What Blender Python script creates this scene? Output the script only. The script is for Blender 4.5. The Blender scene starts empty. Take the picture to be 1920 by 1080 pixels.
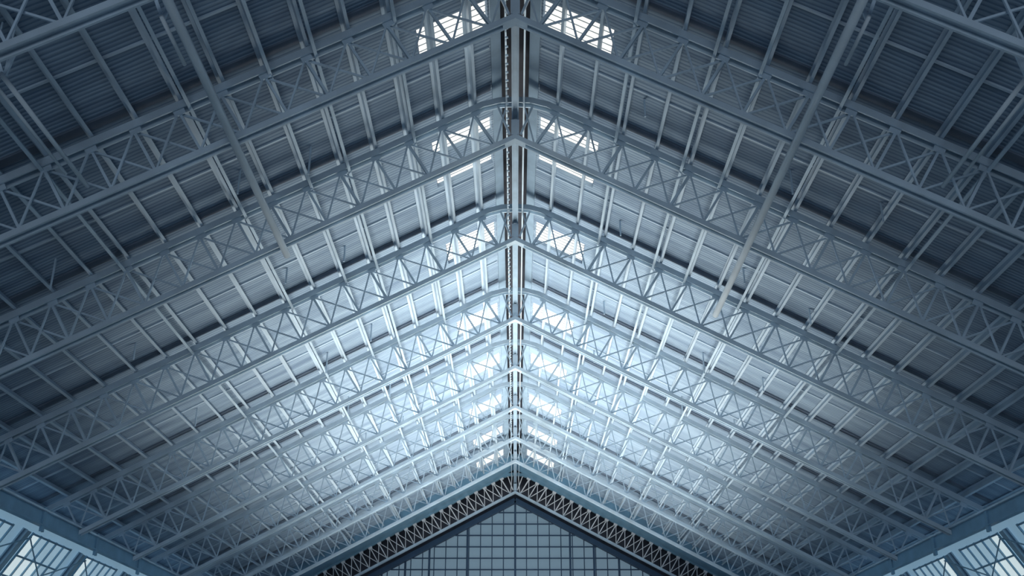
import bpy, bmesh, math, random
from mathutils import Vector, Matrix
random.seed(7)
C = bpy.context.scene
COL = C.collection
R = math.radians

# ------------------------------------------------------------------ camera, light, exposure
H = 12.0            # lower chord of the trusses at the ridge, above the eye, in metres
EYE = 1.6
S = 0.53            # roof slope
F_PX = 1975.0
PITCH = 23.36

cd = bpy.data.cameras.new('camera')
cam = bpy.data.objects.new('camera', cd)
COL.objects.link(cam)
cam.location = (0, 0, EYE)
cam.rotation_euler = (R(90 + PITCH), 0, 0)
cd.sensor_width = 36
cd.lens = F_PX / 1920 * 36
cd.shift_x = -6 / 1920
cd.clip_end = 400
C.camera = cam
C.view_settings.view_transform = 'Standard'
C.view_settings.look = 'None'
C.view_settings.gamma = 1
C.view_settings.exposure = 0.0
C.view_settings.use_curve_mapping = False

w = bpy.data.worlds.new('world')
C.world = w
w.use_nodes = True
w.node_tree.nodes['Background'].inputs[0].default_value = (0.14, 0.32, 0.75, 1)
w.node_tree.nodes['Background'].inputs[1].default_value = 0.09


def area(name, loc, rot, sx, sy, power, color, spread=180):
    l = bpy.data.lights.new(name, 'AREA')
    l.shape = 'RECTANGLE'
    l.size = sx
    l.size_y = sy
    l.energy = power
    l.color = color
    l.spread = R(spread)
    o = bpy.data.objects.new(name, l)
    COL.objects.link(o)
    o.location = loc
    o.rotation_euler = rot
    return o


# added fill at floor level, facing up to brighten the far roof
area('far_floor_fill', (0, 3.05 * H, 0.15), (R(180), 0, 0), 6.5, 23.0, 3300, (1.0, 0.98, 0.90), 102)
# added weaker bluish fill, facing up under the near half
area('near_floor_fill', (0, 1.1 * H, 0.15), (R(180), 0, 0), 9.0, 16.0, 35, (0.66, 0.84, 1.0), 120)
# added fill behind the camera, for steel faces turned towards it
area('rear_fill', (0, -1.9 * H, 2.9), (R(100), 0, 0), 16.0, 5.0, 1900, (0.78, 0.89, 1.0), 150)
# daylight through the end wall glazing, below the picture
area('end_daylight', (0, 4.5 * H, 4.5), (R(-80), 0, R(180)), 14.0, 5.0, 300, (0.75, 0.88, 1.0), 150)


# ------------------------------------------------------------------ helpers
def P(X, Y, Z):
    """hall coordinates (in truss heights above the eye) to metres"""
    return Vector((X * H, Y * H, EYE + Z * H))


def yz(y_px, Z):
    """distance at which something at height Z over the hall axis shows at picture row y_px"""
    phi = R(PITCH) + math.atan((540 - y_px) / F_PX)
    return Z / math.tan(phi)


def link(name, bm, mat, parent=None, loc=None, smooth=False):
    me = bpy.data.meshes.new(name)
    bmesh.ops.recalc_face_normals(bm, faces=bm.faces)
    bm.to_mesh(me)
    bm.free()
    if smooth:
        for p in me.polygons:
            p.use_smooth = True
    me.materials.append(mat)
    o = bpy.data.objects.new(name, me)
    COL.objects.link(o)
    if parent:
        o.parent = parent
    if loc is not None:
        o.location = loc
    return o


def tag(o, label, cat, group=None, kind=None):
    if label:
        o['label'] = label
    if cat:
        o['category'] = cat
    if group:
        o['group'] = group
    if kind:
        o['kind'] = kind
    return o


def empty(name, loc):
    o = bpy.data.objects.new(name, None)
    COL.objects.link(o)
    o.location = loc
    return o


def sweep(bm, p, q, prof, up):
    """extrude closed 2D profile prof [(side, up)...] from p to q"""
    p = Vector(p)
    q = Vector(q)
    d = (q - p).normalized()
    up = Vector(up)
    side = d.cross(up).normalized()
    up = side.cross(d).normalized()
    a = [bm.verts.new(p + side * s + up * u) for s, u in prof]
    b = [bm.verts.new(q + side * s + up * u) for s, u in prof]
    n = len(prof)
    for i in range(n):
        bm.faces.new((a[i], a[(i + 1) % n], b[(i + 1) % n], b[i]))
    bm.faces.new(a)
    bm.faces.new(b[::-1])


def rect(w_, h_, oy=0):
    return [(-w_ / 2, oy - h_ / 2), (w_ / 2, oy - h_ / 2), (w_ / 2, oy + h_ / 2), (-w_ / 2, oy + h_ / 2)]


def channel(w_, h_, t):
    """U opened downwards, hung from 0 to -h"""
    a = w_ / 2
    return [(-a, 0), (-a, -h_), (-a + t, -h_), (-a + t, -t), (a - t, -t), (a - t, -h_), (a, -h_), (a, 0)]


def zee(w_, h_, t):
    """Z section: web with a flange below to one side and one above to the other"""
    return [(0, 0), (0, h_ - t), (-w_, h_ - t), (-w_, h_), (t, h_), (t, t), (w_, t), (w_, 0)]


def ibeam(w_, h_, t):
    a = w_ / 2
    b = t / 2
    return [(-a, 0), (a, 0), (a, t), (b, t), (b, h_ - t), (a, h_ - t), (a, h_), (-a, h_), (-a, h_ - t), (-b, h_ - t),
            (-b, t), (-a, t)]


def ring(r, n=10):
    return [(r * math.cos(i * 2 * math.pi / n), r * math.sin(i * 2 * math.pi / n)) for i in range(n)]


def box(bm, lo, hi):
    vs = [bm.verts.new((x, y, z)) for x in (lo[0], hi[0]) for y in (lo[1], hi[1]) for z in (lo[2], hi[2])]
    for f in ((0, 1, 3, 2), (4, 6, 7, 5), (0, 4, 5, 1), (2, 3, 7, 6), (0, 2, 6, 4), (1, 5, 7, 3)):
        bm.faces.new([vs[i] for i in f])


def slab(bm, quad, nrm, t):
    """quad of four points given a thickness t along nrm"""
    a = [bm.verts.new(v) for v in quad]
    b = [bm.verts.new(Vector(v) + Vector(nrm) * t) for v in quad]
    for i in range(4):
        bm.faces.new((a[i], a[(i + 1) % 4], b[(i + 1) % 4], b[i]))
    bm.faces.new(a)
    bm.faces.new(b[::-1])


# ------------------------------------------------------------------ materials
def mat(name, color, rough=0.5, metal=0.0, var=0.12, scale=3.0, emit=None, es=0.0, bump=0.0):
    m = bpy.data.materials.new(name)
    m.use_nodes = True
    nt = m.node_tree
    b = nt.nodes['Principled BSDF']
    b.inputs['Roughness'].default_value = rough
    b.inputs['Metallic'].default_value = metal
    tc = nt.nodes.new('ShaderNodeTexCoord')
    no = nt.nodes.new('ShaderNodeTexNoise')
    no.inputs['Scale'].default_value = scale
    no.inputs['Detail'].default_value = 6
    nt.links.new(tc.outputs['Object'], no.inputs['Vector'])
    rp = nt.nodes.new('ShaderNodeValToRGB')
    rp.color_ramp.elements[0].position = 0.3
    rp.color_ramp.elements[1].position = 0.7
    rp.color_ramp.elements[0].color = tuple(c * (1 - var) for c in color) + (1,)
    rp.color_ramp.elements[1].color = tuple(min(1, c * (1 + var)) for c in color) + (1,)
    nt.links.new(no.outputs['Fac'], rp.inputs['Fac'])
    nt.links.new(rp.outputs['Color'], b.inputs['Base Color'])
    if emit:
        b.inputs['Emission Color'].default_value = tuple(emit) + (1,)
        b.inputs['Emission Strength'].default_value = es
    if bump:
        bp = nt.nodes.new('ShaderNodeBump')
        bp.inputs['Strength'].default_value = bump
        nt.links.new(no.outputs['Fac'], bp.inputs['Height'])
        nt.links.new(bp.outputs['Normal'], b.inputs['Normal'])
    return m


M_STEEL = mat('painted_steel', (0.50, 0.62, 0.72), 0.42, 0.25, 0.14, 1.6, bump=0.05)
M_CHORD = mat('painted_steel_chord', (0.52, 0.63, 0.72), 0.40, 0.25, 0.14, 1.3, bump=0.05)
M_PURLIN = mat('purlin_steel', (0.48, 0.59, 0.69), 0.45, 0.2, 0.12, 1.1)
M_DARK = mat('dark_backing', (0.035, 0.04, 0.06), 0.7, 0, 0.3, 2.0)
M_BLUE = mat('blue_painted_steel', (0.16, 0.32, 0.46), 0.45, 0.1, 0.15, 1.5)
M_MULL = mat('mullion_dark_blue', (0.03, 0.07, 0.13), 0.5, 0.2, 0.1, 2)
M_RAFT = mat('rafter_paint', (0.13, 0.17, 0.23), 0.6, 0, 0.2, 2.0)
M_FLASH = mat('ridge_flashing', (0.26, 0.36, 0.46), 0.5, 0.1, 0.15, 2.0)
M_SKY = mat('skylight_glass', (0.8, 0.8, 0.76), 0.4, 0, 0.02, 2, emit=(1.0, 0.965, 0.88), es=1.05)
M_SLAT = mat('skylight_bar', (0.34, 0.40, 0.46), 0.5, 0.1)
M_GLASS = mat('frosted_end_glass', (0.10, 0.16, 0.20), 0.25, 0, 0.06, 0.35, emit=(0.52, 0.78, 1.0), es=0.17)
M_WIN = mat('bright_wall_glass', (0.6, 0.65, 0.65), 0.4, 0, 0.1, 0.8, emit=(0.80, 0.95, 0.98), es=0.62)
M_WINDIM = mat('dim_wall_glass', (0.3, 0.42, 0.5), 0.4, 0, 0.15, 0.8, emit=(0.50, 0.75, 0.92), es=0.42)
M_RIB = mat('pale_blue_rib', (0.30, 0.45, 0.56), 0.5, 0.1, 0.15, 1.5)
M_CHORDB = mat('pale_blue_chord', (0.20, 0.36, 0.48), 0.5, 0.1, 0.15, 1.5)
M_PIPE = mat('pale_pipe_paint', (0.66, 0.74, 0.80), 0.4, 0.1, 0.08, 1.5)
M_LACE = mat('lightened_lattice', (0.80, 0.80, 0.82), 0.5, 0.0, 0.1, 1.5)  # steel colour lightened to make up for weak light on the end lattice
M_WALL = mat('glowing_wall_cladding', (0.22, 0.36, 0.48), 0.6, 0, 0.2, 0.6, emit=(0.38, 0.63, 0.82), es=0.36)  # emission added to brighten the wall; no light passes through it
M_FLOOR = mat('concrete_floor', (0.30, 0.31, 0.31), 0.7, 0, 0.15, 0.7)


def ceiling_material():
    m = bpy.data.materials.new('corrugated_sheathing')
    m.use_nodes = True
    nt = m.node_tree
    N = nt.nodes.new
    L = nt.links.new
    b = nt.nodes['Principled BSDF']
    b.inputs['Roughness'].default_value = 0.75
    tc = N('ShaderNodeTexCoord')
    mp = N('ShaderNodeMapping')
    mp.inputs['Scale'].default_value = (0.25, 1.0, 0.25)
    L(tc.outputs['Object'], mp.inputs['Vector'])
    # sheets: lines across the hall axis every few centimetres, wavering a little
    wv = N('ShaderNodeTexWave')
    wv.wave_type = 'BANDS'
    wv.bands_direction = 'Y'
    wv.wave_profile = 'SIN'
    wv.inputs['Scale'].default_value = 3.1
    wv.inputs['Distortion'].default_value = 3.2
    wv.inputs['Detail'].default_value = 3
    wv.inputs['Detail Scale'].default_value = 0.8
    L(mp.outputs['Vector'], wv.inputs['Vector'])
    no = N('ShaderNodeTexNoise')
    no.inputs['Scale'].default_value = 1.1
    no.inputs['Detail'].default_value = 8
    mp2 = N('ShaderNodeMapping')
    mp2.inputs['Scale'].default_value = (0.35, 3.0, 0.35)
    L(tc.outputs['Object'], mp2.inputs['Vector'])
    L(mp2.outputs['Vector'], no.inputs['Vector'])
    r1 = N('ShaderNodeValToRGB')
    r1.color_ramp.elements[0].position = 0.05
    r1.color_ramp.elements[0].color = (0.19, 0.28, 0.39, 1)
    r1.color_ramp.elements[1].position = 0.45
    r1.color_ramp.elements[1].color = (0.35, 0.455, 0.56, 1)
    L(wv.outputs['Fac'], r1.inputs['Fac'])
    r2 = N('ShaderNodeValToRGB')
    r2.color_ramp.elements[0].position = 0.3
    r2.color_ramp.elements[0].color = (0.50, 0.55, 0.62, 1)
    r2.color_ramp.elements[1].position = 0.7
    r2.color_ramp.elements[1].color = (1, 1, 1, 1)
    L(no.outputs['Fac'], r2.inputs['Fac'])
    mx = N('ShaderNodeMix')
    mx.data_type = 'RGBA'
    mx.blend_type = 'MULTIPLY'
    mx.inputs[0].default_value = 1
    L(r1.outputs['Color'], mx.inputs[6])
    L(r2.outputs['Color'], mx.inputs[7])
    L(mx.outputs[2], b.inputs['Base Color'])
    bp = N('ShaderNodeBump')
    bp.inputs['Strength'].default_value = 0.22
    bp.inputs['Distance'].default_value = 0.04
    L(wv.outputs['Fac'], bp.inputs['Height'])
    L(bp.outputs['Normal'], b.inputs['Normal'])
    return m


M_CEIL = ceiling_material()

# ------------------------------------------------------------------ layout
ZTOP = 1.100                                   # top of upper chord at the ridge
ZCEIL = 1.124                                  # underside of the sheathing at the ridge
APEX = [-302, 24, 251, 443, 592, 684, 759, 817, 861, 920]
TY = [yz(a, 1.0) for a in APEX]                # distance of each truss
XE = 1.025                                     # eave beam
XR = 1.24                                      # outer edge of the roof sheathing
ZE = 0.468
NODE = [0.074 + 0.0583 * i for i in range(18)]
Y0, YEND = 0.45, 4.60
cs = 1 / math.sqrt(1 + S * S)
sn = S * cs

# ------------------------------------------------------------------ shell
# ceiling: sheathing on both slopes with openings for the skylights
SKY = []
for i in range(1, 9):
    if i == 2:
        SKY.append((TY[i] + 0.098, TY[i] + 0.150))
        SKY.append((TY[i] + 0.233, TY[i] + 0.270))
    else:
        a_, b_ = {1: (.095, .190), 3: (.125, .230), 4: (.150, .265), 5: (.170, .29), 6: (.19, .32), 7: (.21, .335), 8: (.22, .35)}[i]
        SKY.append((TY[i] + a_, TY[i] + b_))
SX0, SX1 = 0.046, 0.158


def roof_quad(sg, x0, x1, y0, y1, z=ZCEIL):
    return [P(sg * x0, y0, z - S * x0), P(sg * x1, y0, z - S * x1), P(sg * x1, y1, z - S * x1), P(sg * x0, y1, z - S * x0)]


for sg, side in ((-1, 'left'), (1, 'right')):
    bm = bmesh.new()
    up = (sg * sn, 0, cs)
    slab(bm, roof_quad(sg, SX1, XR, Y0, YEND + 0.05), up, 0.10)
    slab(bm, roof_quad(sg, 0.026, SX0, Y0, YEND + 0.05), up, 0.10)
    ys = [Y0] + [v for s_ in SKY for v in s_] + [YEND + 0.05]
    for k in range(0, len(ys), 2):
        slab(bm, roof_quad(sg, SX0, SX1, ys[k], ys[k + 1]), up, 0.10)
    bmesh.ops.remove_doubles(bm, verts=bm.verts, dist=0.001)
    o = link('ceiling' if sg < 0 else 'ceiling', bm, M_CEIL)
    o['kind'] = 'structure'
# closed cap over the ridge slot
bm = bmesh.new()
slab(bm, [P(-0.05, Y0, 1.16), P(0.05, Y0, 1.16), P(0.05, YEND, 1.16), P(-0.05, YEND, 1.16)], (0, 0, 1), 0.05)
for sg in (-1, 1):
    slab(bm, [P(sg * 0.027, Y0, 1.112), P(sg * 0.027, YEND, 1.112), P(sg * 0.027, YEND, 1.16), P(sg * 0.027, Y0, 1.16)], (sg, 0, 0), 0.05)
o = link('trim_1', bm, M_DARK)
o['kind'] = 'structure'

# floor under the camera
bm = bmesh.new()
box(bm, (-1.45 * H, -24, -0.2), (1.45 * H, YEND * H + 1, 0))
o = link('floor', bm, M_FLOOR)
o['kind'] = 'structure'

# skylight windows
nw = 1
for (ya, yb) in SKY:
    for sg in (-1, 1):
        bm = bmesh.new()
        slab(bm, roof_quad(sg, SX0, SX1, ya, yb, ZCEIL + 0.009), (sg * sn, 0, cs), 0.03)
        g = link('window_%d' % nw, bm, M_SKY)
        g['kind'] = 'structure'
        nw += 1
        bm = bmesh.new()
        n = max(2, round((yb - ya) / 0.016))
        for k in range(1, n):
            y = ya + (yb - ya) * k / n
            sweep(bm, P(sg * SX0, y, ZCEIL + 0.004 - S * SX0), P(sg * SX1, y, ZCEIL + 0.004 - S * SX1), rect(0.010, 0.02), (0, 0, 1))
        link('glazing_bars', bm, M_SLAT, g)

# ------------------------------------------------------------------ ridge beam
bm = bmesh.new()
sweep(bm, P(0, Y0, 1.032), P(0, YEND - 0.02, 1.032), [(-.075, 0), (-.075, .36), (.075, .36), (.075, 0), (.045, 0), (.045, .06), (-.045, .06), (-.045, 0)], (0, 0, 1))
rb = link('ridge_beam', bm, M_FLASH)
tag(rb, 'long steel beam running the length of the hall under the roof ridge', 'beam')
bm = bmesh.new()
for k in range(130):
    y = 0.8 + k * 0.024
    sweep(bm, P(-0.0165, y, 1.045), P(-0.0115, y, 1.045), ring(0.022, 6), (0, 0, 1))
link('bolt_row', bm, M_STEEL, rb)['kind'] = 'stuff'
for sg in (-1, 1):
    bm = bmesh.new()
    sweep(bm, P(sg * 0.0155, Y0, 1.056), P(sg * 0.0155, YEND - 0.02, 1.056), rect(0.035, 0.08), (0, 0, 1))
    link('side_rail', bm, M_STEEL, rb)

# ------------------------------------------------------------------ roof trusses
ZB = 0.35                                      # height of the truss roots


def T(X, Z, dy=0.0):
    return Vector((X * H, dy * H, (Z - ZB) * H))


def topz(x):
    return ZTOP - 0.014 - S * abs(x)           # underside of upper chord


def botz(x):
    return 1.0 - S * abs(x)                    # top of lower chord


def make_truss(dense=False):
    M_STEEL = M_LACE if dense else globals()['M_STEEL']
    root = empty('roof_truss', (0, 0, EYE + ZB * H))
    for sg in (-1, 1):
        upv = (sg * sn, 0, cs)
        bm = bmesh.new()
        sweep(bm, T(sg * 0.060, ZTOP - S * 0.060), T(sg * (XE + 0.10), ZTOP - S * (XE + 0.10)), channel(0.22, 0.14, 0.03), upv)
        sweep(bm, T(sg * 0.062, ZTOP - S * 0.062), T(sg * 0.030, 1.0765), channel(0.218, 0.138, 0.03), (0, 0, 1))
        sweep(bm, T(sg * 0.031, 1.0765), T(0, 1.0785), channel(0.216, 0.136, 0.03), (0, 0, 1))
        link('top_chord', bm, M_CHORDB if dense else M_CHORD, root)
        bm = bmesh.new()
        sweep(bm, T(0, 1.0), T(sg * (XE + 0.005), 1.0 - S * (XE + 0.005)), channel(0.21, 0.11, 0.04), upv)
        # raised lip along the lower chord
        link('bottom_chord', bm, M_CHORD, root)
        off = 0.040
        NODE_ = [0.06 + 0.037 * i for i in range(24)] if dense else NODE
        nodes = [0.012] + NODE_
        bx = [0.012] + [x - off for x in NODE_]
        for i, x in enumerate(NODE_):
            a = T(sg * x, topz(x))
            b = T(sg * (x - off), botz(x - off))
            bm = bmesh.new()
            sweep(bm, a, b, channel(0.11, 0.05, 0.016) if i % 2 == 0 else rect(0.07, 0.045), (-sg, 0, 0))
            link('post', bm, M_STEEL, root)
            # gusset plate at the upper node
            bm = bmesh.new()
            c0 = T(sg * x, topz(x) + 0.001)
            sweep(bm, c0 + Vector((sg * 0.10 * cs, -0.05, -0.10 * sn)), c0 + Vector((-sg * 0.10 * cs, -0.05, 0.10 * sn)),
                  [(-0.012, -0.10), (0.012, -0.10), (0.012, 0.02), (-0.012, 0.02)], (0, 0, 1))
            link('gusset_plate', bm, M_STEEL, root)
        for i in range(len(nodes) - 1):
            x0, x1 = nodes[i], nodes[i + 1]
            b0, b1 = bx[i], bx[i + 1]
            bm = bmesh.new()
            sweep(bm, T(sg * x0, topz(x0), -0.004), T(sg * b1, botz(b1), -0.004), rect(0.034, 0.034), (0, 1, 0))
            link('diagonal_brace', bm, M_STEEL, root)
            if i > 0:
                bm = bmesh.new()
                sweep(bm, T(sg * x1, topz(x1), 0.004), T(sg * b0, botz(b0), 0.004), rect(0.036, 0.036), (0, 1, 0))
                link('diagonal_brace', bm, M_STEEL, root)
        # short rod from the upper chord down to the foot of the king post
        bm = bmesh.new()
        sweep(bm, T(sg * 0.032, 1.064), T(sg * 0.010, 1.004), rect(0.045, 0.045), (0, 1, 0))
        link('ridge_strut', bm, M_STEEL, root)
    bm = bmesh.new()
    sweep(bm, T(0, 1.0), T(0, 1.031), rect(0.17, 0.16), (0, 1, 0))
    link('king_post', bm, M_CHORD, root)
    bm = bmesh.new()
    sweep(bm, T(0, 0.983, -0.0095), T(0, 0.983, 0.0095), [(-0.22, -0.03), (0, 0.08), (0.22, -0.03), (0.22, 0.05), (0.0, 0.2), (-0.22, 0.05)], (0, 0, 1))
    link('ridge_plate', bm, M_CHORD, root)
    return root


def copy_tree(o, parent=None):
    c = o.copy()
    COL.objects.link(c)
    if parent:
        c.parent = parent
    for ch in list(kids.get(o.name, ())):
        copy_tree(ch, c)
    return c


ORD = ['first', 'second', 'third', 'fourth', 'fifth', 'sixth', 'seventh', 'eighth', 'ninth', 'tenth', 'eleventh', 'twelfth',
       'thirteenth', 'fourteenth', 'fifteenth', 'sixteenth', 'seventeenth', 'eighteenth', 'nineteenth', 'twentieth']
HINT = ['dark, seen only in the top corners', 'with large skylight above its web', 'with two thin skylights about it', 'crossing mid picture',
        'crossing the pale bays', 'behind four others', 'in the bright far bays', 'small and pale', 'last before the blue header',
        'against the dark end band over the gridded glass']
kids = {}
proto = make_truss()
kids[proto.name] = list(proto.children)
for i, y in enumerate(TY):
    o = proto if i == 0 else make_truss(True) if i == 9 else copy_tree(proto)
    o.location.y = (y + 0.008) * H
    tag(o, '%s steel roof truss from the camera, %s' % (ORD[i], HINT[i]), 'roof truss', 'gabled steel trusses across the hall')

# ------------------------------------------------------------------ purlins on top of the trusses
for sg, side in ((-1, 'left'), (1, 'right')):
    for i, x in enumerate(NODE + [NODE[-1] + 0.0567, NODE[-1] + 0.1134]):
        bm = bmesh.new()
        z = ZTOP - S * x + 0.001
        sweep(bm, P(sg * x, Y0, z), P(sg * x, TY[9] - 0.175, z), zee(0.06, 0.20, 0.022), (sg * sn, 0, cs))
        o = link('purlin', bm, M_PURLIN)
        tag(o, 'long steel purlin under the %s roof slope, %s out from the ridge beam' % (side, ORD[i]), 'purlin', 'purlins under the roof sheathing')

# longitudinal ties passing under the upper chords
for sg, side in ((-1, 'left'), (1, 'right')):
    for i, x in enumerate((0.180, 0.293, 0.357, 0.466, 0.66)):
        bm = bmesh.new()
        z = topz(x) - 0.003
        sweep(bm, P(sg * x, Y0, z), P(sg * x, TY[9] - 0.175, z), rect(0.06, 0.06), (sg * sn, 0, cs))
        o = link('tie_bar', bm, M_STEEL)
        tag(o, 'slim lengthwise tie bar under the upper chords on the %s slope, %s from the ridge' % (side, ORD[i]), 'tie bar', 'lengthwise tie bars')

# rafters over the trusses and thin battens beside them, on the sheathing
for i in range(1, len(TY)):
    for sg, side in ((-1, 'left'), (1, 'right')):
        for j, (dy_, wd, nm, m_) in enumerate(((0.0, 0.20, 'rafter', M_RAFT), (-0.12, 0.05, 'ceiling_batten', M_PURLIN))):
            y = TY[i] + dy_
            bm = bmesh.new()
            a, b = SX0, XR - 0.02
            if any(s0 - 0.012 < y < s1 + 0.012 for s0, s1 in SKY):
                a = SX1 + 0.004
            z = ZCEIL - 0.0002
            sweep(bm, P(sg * a, y, z - S * a), P(sg * b, y, z - S * b), [(-wd / 2, 0), (wd / 2, 0), (wd / 2, -0.035), (-wd / 2, -0.035)], (sg * sn, 0, cs))
            o = link(nm, bm, m_)
            if j == 0:
                tag(o, 'flat dark rafter on the %s ceiling slope above the %s truss from the camera' % (side, ORD[i]), 'rafter', 'rafters above the trusses')
            else:
                tag(o, 'thin batten on the %s ceiling slope just before the %s truss from the camera' % (side, ORD[i]), 'batten', 'battens on the ceiling')
# ridge flashing on both sides of the dark slot
for sg, n_ in ((-1, 6), (1, 7)):
    bm = bmesh.new()
    slab(bm, roof_quad(sg, 0.0255, 0.0425, Y0, YEND, ZCEIL - 0.004), (sg * sn, 0, cs), -0.02)
    o = link('trim_%d' % n_, bm, M_FLASH)
    o['kind'] = 'structure'

# short hanger rods under the sheathing
for i in (2, 3, 4, 5, 6):
    for sg, side in ((-1, 'left'), (1, 'right')):
        for j, x in enumerate((0.21, 0.34, 0.45, 0.585, 0.74)):
            if (i * 3 + j * 5 + (sg > 0)) % 3 == 0:
                continue
            y = TY[i] - 0.06 - 0.02 * ((i + j) % 3)
            ln = 0.035 + 0.010 * ((i * j) % 3)
            x2 = x + 0.010
            z = ZCEIL - S * x2 - 0.0005
            bm = bmesh.new()
            sweep(bm, P(sg * x2, y, z), P(sg * x2, y, z - ln), ring(0.022, 6), (0, 1, 0))
            o = link('hanger_rod', bm, M_STEEL)
            tag(o, 'short rod under the %s ceiling slope before the %s truss, %s from the ridge' % (side, ORD[i], ORD[j]), 'hanger rod', 'hanger rods under the ceiling')

# hanging pipes
def pipe(x, y0, y1, z, r, label, hang=()):
    bm = bmesh.new()
    sweep(bm, P(x, y0, z), P(x, y1, z), ring(r, 12), (0, 0, 1))
    o = link('ceiling_pipe', bm, M_PIPE, smooth=True)
    tag(o, label, 'pipe', 'pipes hung below the trusses')
    for y in hang:
        bm = bmesh.new()
        sweep(bm, P(x, y, z), P(x, y, 1.0 - S * abs(x) - 0.012), rect(0.03, 0.03), (0, 1, 0))
        link('pipe_hanger', bm, M_STEEL, o)
    return o


XP = 0.392
for sg, side, ye in ((-1, 'left', TY[2] + 0.02), (1, 'right', TY[3] - 0.12)):
    pipe(sg * XP, 0.4, ye, 0.985 - S * XP - 0.008, 0.07, 'thick pale pipe running lengthwise below the %s half of the nearest trusses' % side)
for sg, side in ((-1, 'left'), (1, 'right')):
    # slim conduits hung from a forked bracket, ending in mid air
    for x, y1, z, rad, lab in ((0.414, 1.10, 0.78, 0.030, 'short thin conduit with forked bracket near the thick pipe, %s slope'),
                               (0.586, 1.270, 0.70, 0.036, 'thin conduit with forked bracket and cut end, outer %s slope'),
                               (0.602, 1.235, 0.70, 0.026, 'thinner twin beside the outer conduit with cut end, %s slope')):
        o = pipe(sg * x, 1.005, y1, z, rad, lab % side)
        for dx in (-0.012, 0.014):
            bm = bmesh.new()
            zt = ZTOP - S * (x + dx) - 0.004
            zm = z + 0.035
            sweep(bm, P(sg * x, 1.012, z), P(sg * (x + dx), 1.004, zm), rect(0.05, 0.04), (0, 1, 0))
            link('bracket_arm', bm, M_STEEL, o)
        bm = bmesh.new()
        sweep(bm, P(sg * x, 1.012, z + 0.001), P(sg * x, 1.012, ZTOP - S * x - 0.004), rect(0.02, 0.02), (0, 1, 0))
        link('pipe_hanger', bm, M_STEEL, o)

# ------------------------------------------------------------------ eaves and side walls
COLY = [2.293 + 0.314 * k for k in range(-5, 8)]
S2 = 1.6
wl = 1 / math.sqrt(1 + S2 * S2)


def W(sg, y, t, out=0.0):
    """point on the leaning side wall, t down its face, out towards the hall"""
    x = XE + 0.03 + t * wl
    z = ZE - 0.03 - t * S2 * wl
    return P(sg * x, y, z) + Vector((-sg * S2 * wl, 0, -wl)) * out


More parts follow.
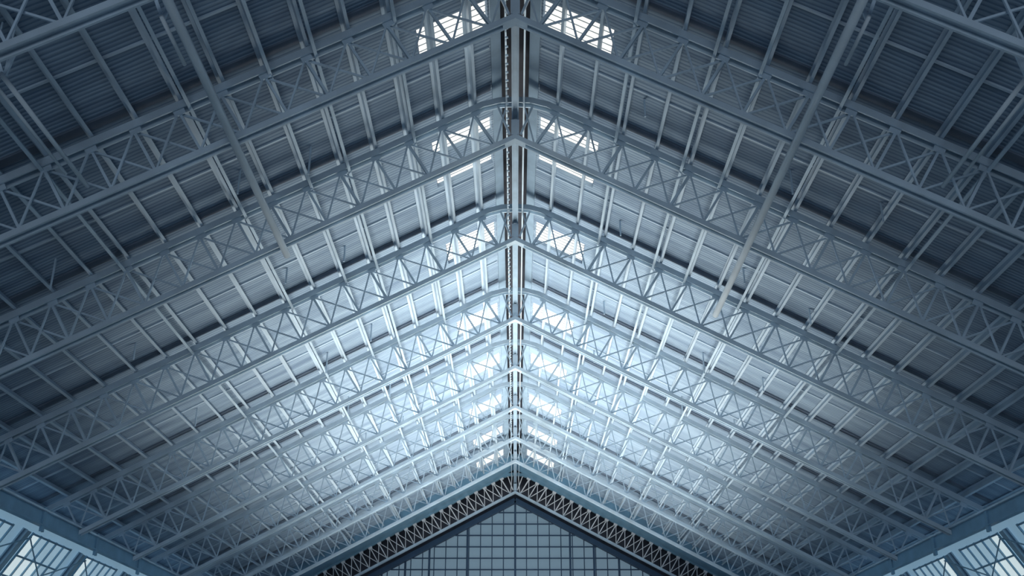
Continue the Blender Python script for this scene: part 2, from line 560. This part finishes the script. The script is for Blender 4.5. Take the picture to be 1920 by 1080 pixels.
for sg, side in ((-1, 'left'), (1, 'right')):
    bm = bmesh.new()
    nrm = Vector((sg * S2 * wl, 0, wl))
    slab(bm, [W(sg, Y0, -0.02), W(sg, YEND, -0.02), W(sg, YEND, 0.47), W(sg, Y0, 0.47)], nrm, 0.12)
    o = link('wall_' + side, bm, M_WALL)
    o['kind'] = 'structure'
    # eave beam
    e = empty('eave_beam', P(sg * XE, 2.5, ZE - 0.04))
    tag(e, 'long blue steel eave beam where the %s wall meets the roof' % side, 'beam', 'eave beams')
    org = e.location
    prof = [('top_flange', ZE - 0.004, 0.20, 0.05, M_STEEL), ('beam_web', ZE - 0.020, 0.06, 0.34, M_BLUE), ('bottom_flange', ZE - 0.036, 0.16, 0.04, M_BLUE)]
    for nm, z, ww, hh, m_ in prof:
        bm = bmesh.new()
        sweep(bm, P(sg * XE, Y0, z) - org, P(sg * XE, YEND - 0.01, z) - org, rect(ww, hh), (0, 0, 1))
        link(nm, bm, m_, e)
    for y in COLY:
        bm = bmesh.new()
        sweep(bm, P(sg * (XE - 0.006), y, ZE + 0.002) - org, P(sg * (XE - 0.006), y, ZE - 0.05) - org, channel(0.16, 0.07, 0.03), (-sg, 0, 0))
        link('stiffener', bm, M_BLUE, e)
    # wall ribs
    for k, y in enumerate(COLY):
        bm = bmesh.new()
        sweep(bm, W(sg, y, 0.012, 0.05), W(sg, y, 0.46, 0.05), ibeam(0.24, 0.16, 0.04), Vector((-sg * S2 * wl, 0, -wl)))
        o = link('wall_rib', bm, M_RIB)
        tag(o, 'blue steel rib down the %s wall, %s from the camera end' % (side, ORD[k]), 'wall rib', 'ribs on the side walls')
    # one glazed window between each pair of ribs
    for k in range(len(COLY) - 1):
        ya, yb = COLY[k] + 0.045, COLY[k + 1] - 0.055
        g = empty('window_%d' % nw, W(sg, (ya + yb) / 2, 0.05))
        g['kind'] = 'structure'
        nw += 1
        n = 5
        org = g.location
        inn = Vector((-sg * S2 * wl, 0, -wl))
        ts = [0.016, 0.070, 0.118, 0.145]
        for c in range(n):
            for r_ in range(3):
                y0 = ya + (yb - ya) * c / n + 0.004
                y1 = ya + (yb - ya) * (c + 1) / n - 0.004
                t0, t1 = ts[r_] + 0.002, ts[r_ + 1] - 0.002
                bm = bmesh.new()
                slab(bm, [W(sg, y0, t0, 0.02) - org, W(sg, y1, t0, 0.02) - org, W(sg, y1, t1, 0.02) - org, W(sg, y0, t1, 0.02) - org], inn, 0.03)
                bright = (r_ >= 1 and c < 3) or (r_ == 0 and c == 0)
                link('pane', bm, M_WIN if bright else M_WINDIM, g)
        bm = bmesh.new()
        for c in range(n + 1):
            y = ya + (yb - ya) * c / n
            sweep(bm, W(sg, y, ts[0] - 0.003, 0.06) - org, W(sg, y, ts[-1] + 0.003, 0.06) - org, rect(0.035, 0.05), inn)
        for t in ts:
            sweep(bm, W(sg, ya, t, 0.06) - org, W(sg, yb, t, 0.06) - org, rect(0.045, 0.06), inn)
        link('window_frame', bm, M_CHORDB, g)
    # crossed wall braces
    for k in range(len(COLY) - 1):
        for j, (ta, tb) in enumerate(((0.02, 0.16), (0.16, 0.02))):
            bm = bmesh.new()
            sweep(bm, W(sg, COLY[k], ta, 0.30 + 0.05 * j), W(sg, COLY[k + 1], tb, 0.30 + 0.05 * j), ring(0.02, 8), (0, 0, 1))
            o = link('wall_brace', bm, M_CHORDB, smooth=True)
            tag(o, 'thin %s brace rod across the %s side wall window, %s bay from the camera end' % (('falling', 'rising')[j], side, ORD[k]), 'brace rod', 'brace rods on the side walls')

# ------------------------------------------------------------------ end gable
YW = YEND
ZG = yz(945, 1.0)
ZG = YW * math.tan(R(PITCH) + math.atan((540 - 945) / F_PX))      # peak of the glazing


def half(z):
    return max(0.0, (ZG - z) / S)


bm = bmesh.new()
v = [P(0, YW, ZG), P(XR, YW, ZG - S * XR), P(XR, YW, -0.13), P(-XR, YW, -0.13), P(-XR, YW, ZG - S * XR)]
a = [bm.verts.new(p) for p in v]
bm.faces.new(a)
g = bmesh.ops.extrude_face_region(bm, geom=bm.faces[:])
for q in g['geom']:
    if isinstance(q, bmesh.types.BMVert):
        q.co.y += 0.08
wn = link('window_%d' % nw, bm, M_GLASS)
wn['kind'] = 'structure'
# upper gable backing, near-black to stand for the unlit roof behind the truss
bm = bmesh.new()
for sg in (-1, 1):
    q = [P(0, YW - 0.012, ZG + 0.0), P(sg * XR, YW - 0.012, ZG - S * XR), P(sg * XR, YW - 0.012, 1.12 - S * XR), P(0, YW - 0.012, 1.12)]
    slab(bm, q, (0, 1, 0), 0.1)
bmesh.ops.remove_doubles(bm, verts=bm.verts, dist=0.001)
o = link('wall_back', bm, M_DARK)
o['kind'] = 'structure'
# mullions
CELL = 0.0494
bm_v = bmesh.new()
bm_h = bmesh.new()
heavy = bmesh.new()
yk = YW - 0.004
for k in range(-20, 21):
    x = CELL * k - 0.001
    zt = ZG - S * abs(x)
    sweep(bm_v, P(x, yk, -0.13), P(x, yk, zt), rect(0.045, 0.05), (0, 1, 0))
for k in range(20):
    y_px = 961.7 + 21.35 * k
    z = YW * math.tan(R(PITCH) + math.atan((540 - y_px) / F_PX))
    if z < -0.1:
        break
    hx = half(z)
    sweep(bm_h, P(-hx, yk - 0.001, z), P(hx, yk - 0.001, z), rect(0.06, 0.06), (0, 0, 1))
D_ = YW * math.cos(R(PITCH)) + 0.85 * math.sin(R(PITCH))
for xp in (720, 763, 807, 877, 966, 1068, 1112, 1158, 1215):
    x = (xp - 966) / F_PX * D_
    sweep(heavy, P(x, yk - 0.002, -0.13), P(x, yk - 0.002, ZG - S * abs(x)), rect(0.10, 0.09), (0, 1, 0))
link('thin_mullions', bm_v, M_MULL, wn)
link('transoms', bm_h, M_MULL, wn)
link('heavy_mullions', heavy, M_MULL, wn)
# raking frame under the lattice
for sg, side in ((-1, 'left'), (1, 'right')):
    bm = bmesh.new()
    z0 = ZG + 0.012
    sweep(bm, P(0, YW - 0.02, z0), P(sg * XR, YW - 0.02, z0 - S * XR), rect(0.14, 0.26), (sg * sn, 0, cs))
    o = link('trim_%d' % (2 if sg < 0 else 3), bm, M_MULL)
    o['kind'] = 'structure'
# blue header closing the last bay just before the end truss
for sg, side in ((-1, 'left'), (1, 'right')):
    bm = bmesh.new()
    z0 = ZTOP - 0.002
    ya, yb = TY[9] - 0.17, TY[9] - 0.002
    slab(bm, [P(0, ya, z0), P(sg * XR, ya, z0 - S * XR), P(sg * XR, yb, z0 - S * XR), P(0, yb, z0)], (0, 0, -1), 0.06)
    slab(bm, [P(0, ya, z0), P(sg * XR, ya, z0 - S * XR), P(sg * XR, ya, ZCEIL - S * XR), P(0, ya, ZCEIL)], (0, 1, 0), 0.06)
    o = link('trim_%d' % (4 if sg < 0 else 5), bm, M_BLUE)
    o['kind'] = 'structure'
